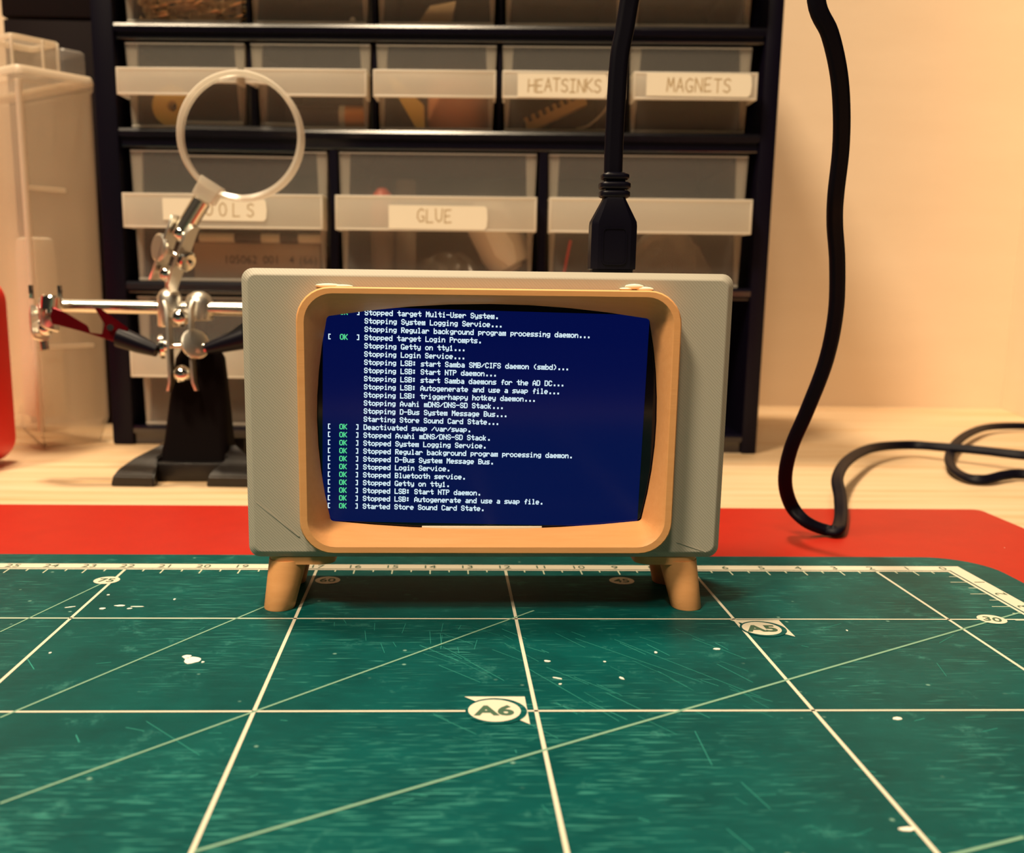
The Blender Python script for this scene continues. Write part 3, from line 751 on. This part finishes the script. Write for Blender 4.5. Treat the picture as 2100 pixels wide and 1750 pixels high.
# tools drawer
mk = thing('marker_pen', 'dark marker pen with two pale caps across the drawer marked TOOLS', 'pen', cw(P3[0]+5.9, .95, 9.55), CR)
b = B(); b.lathe((-3.0, 0, 0), (1, 0, 0), [(0, .2), (5.6, .2)], 14); b.build('barrel', DARKGREY, mk, O0)
for xa, xb in ((-2.9, -1.2), (.1, 1.0), (1.9, 3.1)):
    b = B(); b.lathe((xa, 0, 0), (1, 0, 0), [(0, .22), (xb-xa, .22)], 14); b.build('pen_cap', TAPE, mk, O0)
bx = thing('printed_box', 'flat beige box with dark stamped digits filling the drawer marked TOOLS', 'box', cw(P3[0]+5.2, 1.15, 7.6), CR)
b = B(); b.box((-2.6, 0, 0), (3.6, 3.0, 1.72), .06); b.build('carton', BEIGE, bx, O0)
b = B()
for (t, x) in (('105062', -.3), ('001', 1.2), ('4', 2.2), ('(66)', 3.0)): add_text(b, t, .55, lambda u, v, x=x: (x+u, -.012, .75+v), .004)
b.build('stamped_digits', DARKGREY, bx, O0, smooth=0)
# glue drawer
bo = thing('glue_bottle', 'white glue bottle leaning in the drawer marked GLUE', 'bottle', cw(P3[1]+7.2, 1.6, 7.62), CR)
R1 = Matrix.Rotation(math.radians(-30), 3, 'Y')
ax = R1 @ V((0, 0, 1))
b = B(); b.lathe((1.1, 0, .75), ax, [(0, .9), (.1, 1.1), (.9, 1.2), (2.4, 1.15), (3.0, .95), (3.4, .6), (3.55, .2)], 28); b.build('bottle_body', WHITE, bo, O0, 50)
b = B(); b.lathe(V((1.1, 0, .75))-ax*.02, -ax, [(0, .5), (.12, .5), (.2, .42)], 20); b.build('base_plug', WHITE, bo, O0)
tb = thing('glue_tube', 'tube with red cap standing at left in the drawer marked GLUE', 'tube', cw(P3[1]+2.0, 1.6, 7.62), CR)
b = B(); b.lathe((-.1, 0, 2.5), (0, 0, 1), [(0, .55), (1.1, .55), (1.6, .45), (1.9, .2)], 20); b.build('red_cap', mat('red_cap', (.7, .10, .05), .4), tb, O0)
b = B(); b.lathe((-.1, 0, 0), (0, 0, 1), [(0, .5), (.1, .55), (2.5, .55)], 20); b.box((.5, .5, 0), (1.5, .9, 4.9), .15); b.build('clear_barrel', BAG, tb, O0)
def bagmesh(seed, wd, h, dp):
    def f(b):
        r = random.Random(seed); n, m = 14, 10; g = []
        for j in range(m+1):
            row = []
            for i in range(n+1):
                u, v = i/n, j/m
                hump = math.sin(math.pi*u)**.6*(1-.25*math.sin(5*u+seed))
                row.append(V(((u-.5)*wd, dp*(v-.5)+.25*r.uniform(-1, 1), max(.02, h*hump*math.sin(math.pi*min(1, v*.9+.1))+.22*r.uniform(-1, 1)))))
            g.append(row)
        top = [[b.bm.verts.new(p) for p in row] for row in g]
        bot = [[b.bm.verts.new(V((p.x*.98, p.y*.98, max(0, p.z*.15)))) for p in row] for row in g]
        for j in range(m):
            for i in range(n):
                b.bm.faces.new((top[j][i], top[j][i+1], top[j+1][i+1], top[j+1][i]))
                b.bm.faces.new((bot[j][i], bot[j+1][i], bot[j+1][i+1], bot[j][i+1]))
        for i in range(n):
            b.bm.faces.new((top[0][i], bot[0][i], bot[0][i+1], top[0][i+1])); b.bm.faces.new((top[m][i], top[m][i+1], bot[m][i+1], bot[m][i]))
        for j in range(m):
            b.bm.faces.new((top[j][0], top[j+1][0], bot[j+1][0], bot[j][0])); b.bm.faces.new((top[j][n], bot[j][n], bot[j+1][n], top[j+1][n]))
    return f
inbox('plastic_bag', 'crumpled clear bag in front of the bottle in the drawer marked GLUE', 'bag', bagmesh(1, 4.6, 1.3, .8), BAG, P3[1]+4.6, 4.0, 7.62, smooth=60)
inbox('plastic_bag', 'crumpled brown bag in the unmarked drawer right of the GLUE drawer', 'bag', bagmesh(2, 5.2, 2.3, 2.0), BAG, P3[2]+5.9, 1.8, 7.62, smooth=60)
inbox('red_stick', 'thin red stick leaning in the unmarked drawer behind the black plug', 'stick', lambda b: b.cyl((0, 0, 0), (.35, .1, 2.0), .06, n=8), REDPLASTIC, P3[2]+.8, .8, 7.62)
inbox('copper_coil', 'coil of copper wire in the bottom left drawer beside the iron post', 'coil', lambda b: [b.lathe((0, 0, .16+.16*k), (0, 0, 1), [(0, 1.3), (.07, 1.4), (.15, 1.3)], 32) for k in range(9)], COPPER, P3[0]+6.6, 2.2, .62)

# ------------------------------------------------------------------ tall clear container left of the cabinet
BN = V((-32.6, 21.6, DZ))
bn = thing('storage_container', 'tall milky plastic container with lid left of the cabinet', 'container', BN)
u1, u2 = V((.64, .768, 0)), V((-.768, .64, 0))
def bp_(s, t, z): p = BN+u1*s+u2*t; return (p.x, p.y, z)
def bl(e, z, r=.35): return [bp_(x, y, z) for x, y in rrect(-e, -e, 3.75+e, 8.5+e, r+e, 5)]
b = B()
b.loft([bl(-.45, DZ), bl(-.45, DZ+.1), bl(-.02, DZ+1.2), bl(0, DZ+1.3), bl(0, 16.2), bl(-.10, 16.2), bl(-.10, DZ+1.35), bl(-.5, DZ+.8)], cap0=True, cap1=True)
b.build('container_body', BINMAT, bn, BN, smooth=40)
b = B()
b.loft([bl(.05, 16.15), bl(.09, 16.25), bl(.09, 16.6), bl(.0, 16.78), bl(-.15, 16.84)], cap1=True)
lid = b.build('lid', BINMAT, bn, BN, smooth=40)
b = B(); b.loft([bl(.10, 16.45), bl(.10, 16.62), bl(.02, 16.82), bl(-.2, 16.86), bl(-.2, 16.80), bl(0, 16.70), bl(.06, 16.5)], ring=True); b.build('lid_rim', BINEDGE, lid, BN, smooth=40)
b = B()
def lb(s0, t0, s1, t1, z0, z1, r=.25): b.loft([[bp_(x, y, z0) for x, y in rrect(s0, t0, s1, t1, r, 4)], [bp_(x, y, z1-.12) for x, y in rrect(s0, t0, s1, t1, r, 4)], [bp_(x, y, z1) for x, y in rrect(s0+.12, t0+.12, s1-.12, t1-.12, r-.1, 4)]], cap1=True)
lb(.3, .9, 2.6, 3.1, 16.8, 18.3)
b.build('lid_spout', BINMAT, lid, BN, smooth=40)
b = B()
def ring_(e, z): return [bp_(x, y, z) for x, y in rrect(.3+e, .9+e, 2.6-e, 3.1-e, .25, 4)]
b.loft([ring_(-.02, 18.1), ring_(-.02, 18.3), ring_(.14, 18.34), ring_(.14, 18.2), ring_(.05, 18.08)], ring=True)
for (x, y) in ((.3, .9), (2.5, .9), (1.75, .88)): b.box((-.06, -.06, 16.8), (.06, .06, 18.25), .02, m=Matrix.Translation(BN*0+V(bp_(x+.05, y+.03, 0))))
b.build('spout_rim', BINEDGE, lid, BN, smooth=40)
b = B(); lb(2.4, .4, 3.7, 3.0, 16.8, 18.0); b.build('lid_tab', DRAWER, lid, BN, smooth=40)
b = B(); L = []
for z in (DZ+.9, 16.2): L.append([bp_(x, y, z) for x, y in rrect(-.05, -.05, .22, .22, .1, 3)])
b.loft(L, cap0=True, cap1=True); b.build('corner_rib', BINEDGE, bn, BN)
for z, s1 in ((11.55, 2.0), (4.35, 3.0), (6.4, 3.7)):
    b = B(); b.loft([[bp_(x, -.04, zz) for x, zz in rrect(.1, z-.1, s1, z+.1, .08, 3)], [bp_(x, .03, zz) for x, zz in rrect(.1, z-.1, s1, z+.1, .08, 3)]], cap0=True, cap1=True)
    b.build('level_mark', BINEDGE, bn, BN)
b = B()
b.loft([[bp_(x, y, z) for x, y in rrect(.35+e, .35+e, 1.7-e, 2.2-e, .2, 4)] for z, e in ((DZ+1.5, 0), (8.6, .05), (9.3, .12), (9.4, .25))], cap0=True, cap1=True)
sc_ = b.build('measuring_scoop', WHITE, None, BN, 40, label='white plastic scoop standing inside the milky container', category='scoop')

# red case at the left edge
b = B()
def rc(e, y): return [(x, y, z) for x, z in rrect(-47+e, DZ+.02+e, -32.55-e, 7.62-e, 1.1-e*.5, 8)]
b.loft([rc(.25, 15.6), rc(.05, 15.75), rc(0, 16.0), rc(0, 18.6), rc(.05, 18.85), rc(.25, 19)], cap0=True, cap1=True)
b.build('tool_case', REDPLASTIC, None, (-40, 17, DZ), 40, label='rounded bright red case standing at the left end of the desk', category='case')

# dark box behind the container
bo2 = thing('storage_box', 'dark brown box standing behind the milky container', 'box', (-33.5, 33, DZ))
b = B(); b.box((-36.9, 31, DZ), (-30.35, 39, 20.9), .1); b.build('box_body', DARKBROWN, bo2, (-33.5, 33, DZ))
b = B(); b.box((-36.95, 30.95, 21.0), (-30.3, 39.05, 27), .12); b.build('box_lid', DARKBROWN, bo2, (-33.5, 33, DZ))

# ------------------------------------------------------------------ helping-hand stand with magnifier
HO = V((-24.0, 15.5, DZ))
hh = thing('helping_hand', 'soldering stand with round magnifier, clips and black iron base', 'soldering stand', HO)
b = B()
# post: rounded, tapering blade
L = []
for z, x0, x1, y0, y1 in ((DZ+.3, -25.35, -22.35, 14.5, 17.2), (1.0, -25.05, -22.45, 14.8, 16.6), (3.0, -24.75, -22.5, 14.95, 16.2), (4.4, -24.5, -22.6, 15.0, 16.1), (4.9, -24.2, -22.85, 15.1, 16.0), (5.1, -23.9, -23.1, 15.3, 15.8)):
    L.append([(x, y, z) for x, y in rrect(x0, y0, x1, y1, min(.35, (y1-y0)/2.2), 5)])
b.loft(L, cap0=True, cap1=True)
b.build('post', IRONP, hh, HO, smooth=50)
for sx, xa, xb in ((-1, -26.72, -25.0), (1, -23.0, -21.2)):
    for (yf, yn) in ((13.3, 15.4), (19.6, 17.4)):
        b = B()
        s = 1 if yf < yn else -1
        # wedge: low front face, top sloping up and in to the post
        xm = (xa+xb)/2; pin = -24.6 if sx < 0 else -22.9; pin2 = -25.3 if sx < 0 else -22.2
        b.loft([[(xa, yf, DZ), (xb, yf-.1*s, DZ), (xb, yf-.1*s, DZ+.42), (xa+.1, yf, DZ+.42)],
                [(xa+.0, yf+.3*s, DZ), (xb, yf+.3*s, DZ), (xb, yf+.3*s, DZ+.66), (xa+.25, yf+.3*s, DZ+.66)],
                [(xa+.5*(-sx > 0), yf+1.2*s, DZ), (xb-.2*(sx < 0), yf+1.2*s, DZ), (xb-.2, yf+1.2*s, DZ+.95), (xa+.6, yf+1.2*s, DZ+.95)],
                [(min(pin, pin2), yn, DZ), (max(pin, pin2), yn, DZ), (max(pin, pin2), yn, DZ+1.35), (min(pin, pin2), yn, DZ+1.35)]], cap0=True, cap1=True)
        bmesh.ops.bevel(b.bm, geom=list(b.bm.edges), offset=.05, segments=2, affect='EDGES')
        b.build('foot', IRON, hh, HO, smooth=40)
b = B(); b.box((-25.4, 14.3, DZ), (-22.4, 18.6, DZ+.8), .12); b.build('base_web', IRON, hh, HO)
# rod
RZ = 6.42; RY = 15.5
b = B(); b.lathe((-29.2, RY, RZ+.02), (1, 0, -.008), [(0, .2), (.05, .27), (12.1, .27), (12.15, .2)], 24); b.build('cross_bar', STEEL, hh, HO, smooth=50)
# rod clamps (drum-shaped blocks)
b = B(); b.lathe((-24.72, RY, 5.65), (.02, 0, 1), [(0, .44), (.05, .48), (1.2, .48), (1.42, .36), (1.55, .16), (1.95, .15)], 24); b.build('bar_clamp', SATIN, hh, HO, smooth=50)
b = B(); b.lathe((-23.55, RY+.1, 5.9), (0, 0, 1), [(0, .40), (.05, .55), (.7, .56), (1.0, .45), (1.15, .2), (1.17, .05)], 24); b.build('bar_clamp', SATIN, hh, HO, smooth=50)
def joint(p0, p1, half, th, wd, knob_axis, parent, plate_mt=SATIN):
    """two clamping plates between balls at p0 and p1, pinched by a thumb screw"""
    p0, p1 = V(p0), V(p1); d = (p1-p0).normalized(); ka = V(knob_axis).normalized(); ka = (ka-d*ka.dot(d)).normalized(); nb = d.cross(ka)
    j = bpy.data.objects.new('swivel_joint', None); C.objects.link(j); j.parent = parent; j.empty_display_size = .01
    for s in (-1, 1):
        b = B(); L = []
        for t, off, ww in ((-.30, .10, .6), (-.15, 0, .9), (.2, -.02, 1), (.8, -.02, 1), (1.15, 0, .9), (1.3, .10, .6)):
            c = p0.lerp(p1, t)+ka*s*(half+off)
            L.append([c+nb*wd*ww*a+ka*s*th*e for a, e in ((-1, 0), (1, 0), (1, 1), (-1, 1))])
        b.loft(L, cap0=True, cap1=True); b.build('clamp_plate', plate_mt, j, HO, smooth=40)
    for p in (p0, p1):
        b = B(); b.ball(p, half*.92, 3); b.build('ball', CHROME, j, HO, smooth=60)
    c = p0.lerp(p1, .5)
    b = B(); b.cyl(c-ka*(half+.55), c+ka*(half+.55), .11, n=14); b.build('clamp_screw', CHROME, j, HO)
    return j, c, ka
def knob(c, axis, r, th, parent, name='thumb_screw', mt=CHROME):
    b = B(); b.lathe(c, axis, [(0, r*.45), (.02, r*.5), (.15, r*.5), (.17, r), (.17+th, r), (.22+th, r*.85)], 28); return b.build(name, mt, parent, HO, smooth=30)
# magnifier joint: from the clamp neck up to the ferrule
jA, cA, kA = joint((-24.68, 15.2, 7.75), (-23.98, 14.9, 9.3), .36, .09, .40, (1, -.35, -.45), hh)
knob(cA-kA*.46, V((-.75, -.75, .12)), .56, .10, hh, 'thumb_screw', SATIN); knob(cA+kA*.42, V((.8, -.5, -.5)), .42, .16, hh, 'wing_nut')
b = B(); b.lathe((-23.95, 15.0, 9.35), (.55, 0, .84), [(0, .20), (.1, .30), (.15, .36), (1.45, .36), (1.5, .3)], 24); b.build('ferrule', STEEL, hh, HO, smooth=40)
MC = V((-21.60, 15.2, 13.02)); MR = 2.42
b = B()
L = []
for k in range(72):
    a = 2*math.pi*k/72; c = V((math.cos(a), 0, math.sin(a)))
    L.append([MC+c*(MR-.20)+V((0, -.30, 0)), MC+c*(MR-.06)+V((0, -.36, 0)), MC+c*(MR)+V((0, -.28, 0)), MC+c*(MR+.02)+V((0, .28, 0)), MC+c*(MR-.06)+V((0, .36, 0)), MC+c*(MR-.20)+V((0, .30, 0)), MC+c*(MR-.16)])
b.loft(L, ring=True)
mf = b.build('magnifier_rim', RIMC, hh, HO, smooth=50)
b = B(); Rl = 26.0; NL = 14
prof = []
a_ = MR-.19
sag = lambda r: math.sqrt(Rl*Rl-r*r)-math.sqrt(Rl*Rl-a_*a_)
for k in range(NL+1): r = a_*k/NL; prof.append((-.06-sag(r), r))
for k in range(NL, -1, -1): r = a_*k/NL; prof.append((.06+sag(r), r))
b.lathe(MC, (0, 1, 0), prof, 64)
b.build('lens', LENS, mf, HO, smooth=30)
b = B(); d = V((.53, 0, .85)); s = V((.85, 0, -.53)); c0 = V((-23.12, 15.15, 10.62))
L = []
for t, wv, dv in ((0, .42, .34), (.05, .46, .36), (.58, .46, .36), (.78, .50, .30)):
    c = c0+d*t; L.append([c+s*wv*x+V((0, dv*y, 0)) for x, y in rrect(-1, -1, 1, 1, .25, 3)])
b.loft(L, cap0=True, cap1=True); b.build('magnifier_socket', RIMC, mf, HO, smooth=30)
# joint hanging in front of the post
jB, cB, kB = joint((-24.0, 14.3, 3.85), (-24.05, 14.5, 6.05), .40, .10, .34, (1, .0, -.03), hh)
knob(cB-kB*.5, V((-1, -.25, -.1)), .48, .14, hh); knob(cB+kB*.45, V((.62, -.70, .34)), .60, .12, hh, 'thumb_screw', SATIN)
b = B(); b.cyl((-24.0, 14.4, 3.85), (-23.9, 15.3, 3.9), .2, n=14); b.cyl((-24.0, 14.6, 6.05), (-23.7, 15.4, 6.3), .2, n=14); b.build('ball_stem', CHROME, hh, HO)
# left end joint and alligator clip
jC, cC, kC = joint((-29.55, 15.1, 6.35), (-29.35, 14.6, 5.55), .30, .09, .42, (.35, .1, 1), hh)
knob(cC+kC*.42, V((.15, 0, 1)), .40, .5, hh, 'wing_nut')
b = B(); b.box((-.62, -.12, 0), (-.5, .12, .55), .03, m=Matrix.Translation(cC+V((.1, 0, .75)))); b.box((.5, -.12, 0), (.62, .12, .55), .03, m=Matrix.Translation(cC+V((.1, 0, .75)))); b.build('wing', CHROME, hh, HO)
b = B(); b.cyl(cC-kC*.3, cC-V((.05, 0, 1.25)), .16, n=14); b.build('screw_end', STEEL, hh, HO)
def clip(p, q, parent, tip0, tip1, mt):
    """alligator clip from its hinge tail p to jaw q with a black sleeve on the jaw"""
    p, q = V(p), V(q); d = (q-p).normalized(); n = V((0, -1, 0)); up = n.cross(d)
    if up.z < 0: up = -up
    Ln = (q-p).length
    cl = bpy.data.objects.new('alligator_clip', None); C.objects.link(cl); cl.parent = parent; cl.empty_display_size = .01
    for side in (1, -1):
        b = B(); L = []
        for t, h0, h1, wy in (((0, .0, .22, .22), (.2, .02, .26, .30), (.42, .03, .34, .32), (.62, .02, .36, .34), (.85, .0, .22, .24), (1.0, .0, .10, .12)) if side < 0 else
                              ((.38, .62, .74, .16), (.42, .30, .74, .28), (.55, .08, .66, .32), (.7, .02, .40, .32), (.88, .0, .20, .22), (1.0, .0, .10, .12))):
            c = p+d*Ln*t
            L.append([c+up*side*h0+n*wy, c+up*side*h1+n*wy*.8, c+up*side*h1-n*wy*.8, c+up*side*h0-n*wy])
        b.loft(L, cap0=True, cap1=True); b.build('clip_jaw', mt, cl, HO, smooth=25)
    b = B(); b.cyl(p+d*Ln*.55-n*.4, p+d*Ln*.55+n*.4, .12, n=14); b.build('clip_pivot', CHROME, cl, HO)
    b = B(); a, e = p+d*Ln*tip0, p+d*Ln*tip1
    b.lathe(a, e-a, [(0, .40), (.03, .45), ((e-a).length*.6, .33), ((e-a).length, .22)], 18); b.build('tip_sleeve', BLACK, cl, HO, smooth=40)
    return cl
cl = bpy.data.objects.new('alligator_clip', None); C.objects.link(cl); cl.parent = hh; cl.empty_display_size = .01
CY = 14.25
for poly_, hw in ((((102, 650), (108, 630), (132, 640), (180, 668), (184, 684), (210, 687), (215, 662), (256, 682), (264, 702), (250, 706), (168, 680), (107, 664)), .30),
                  (((193, 631), (204, 631), (264, 674), (258, 690), (214, 664)), .26)):
    b = B(); b.loft([[on_y(px, py, CY+dy) for px, py in poly_] for dy in (-hw, hw)], cap0=True, cap1=True)
    bmesh.ops.bevel(b.bm, geom=list(b.bm.edges), offset=.03, segments=2, affect='EDGES')
    b.build('clip_jaw', REDREFL, cl, HO, smooth=25)
b = B(); b.cyl(on_y(226, 672, CY-.42), on_y(226, 672, CY+.42), .13, n=16); b.build('clip_pivot', CHROME, cl, HO)
b = B(); a_0, e_0 = on_y(243, 690, CY), on_y(322, 720, CY-.25)
b.lathe(a_0, e_0-a_0, [(0, .36), (.04, .42), (.9, .36), ((e_0-a_0).length, .24)], 18); b.build('tip_sleeve', BLACK, cl, HO, smooth=40)
clip((-18.8, 14.3, 6.1), (-23.05, 14.0, 4.85), hh, .62, .98, CHROME)
jD, cD, kD = joint((-17.3, 15.1, 6.35), (-18.4, 14.5, 6.0), .30, .09, .42, (.2, .1, 1), hh)
knob(cD+kD*.42, V((0, 0, 1)), .40, .5, hh, 'wing_nut')
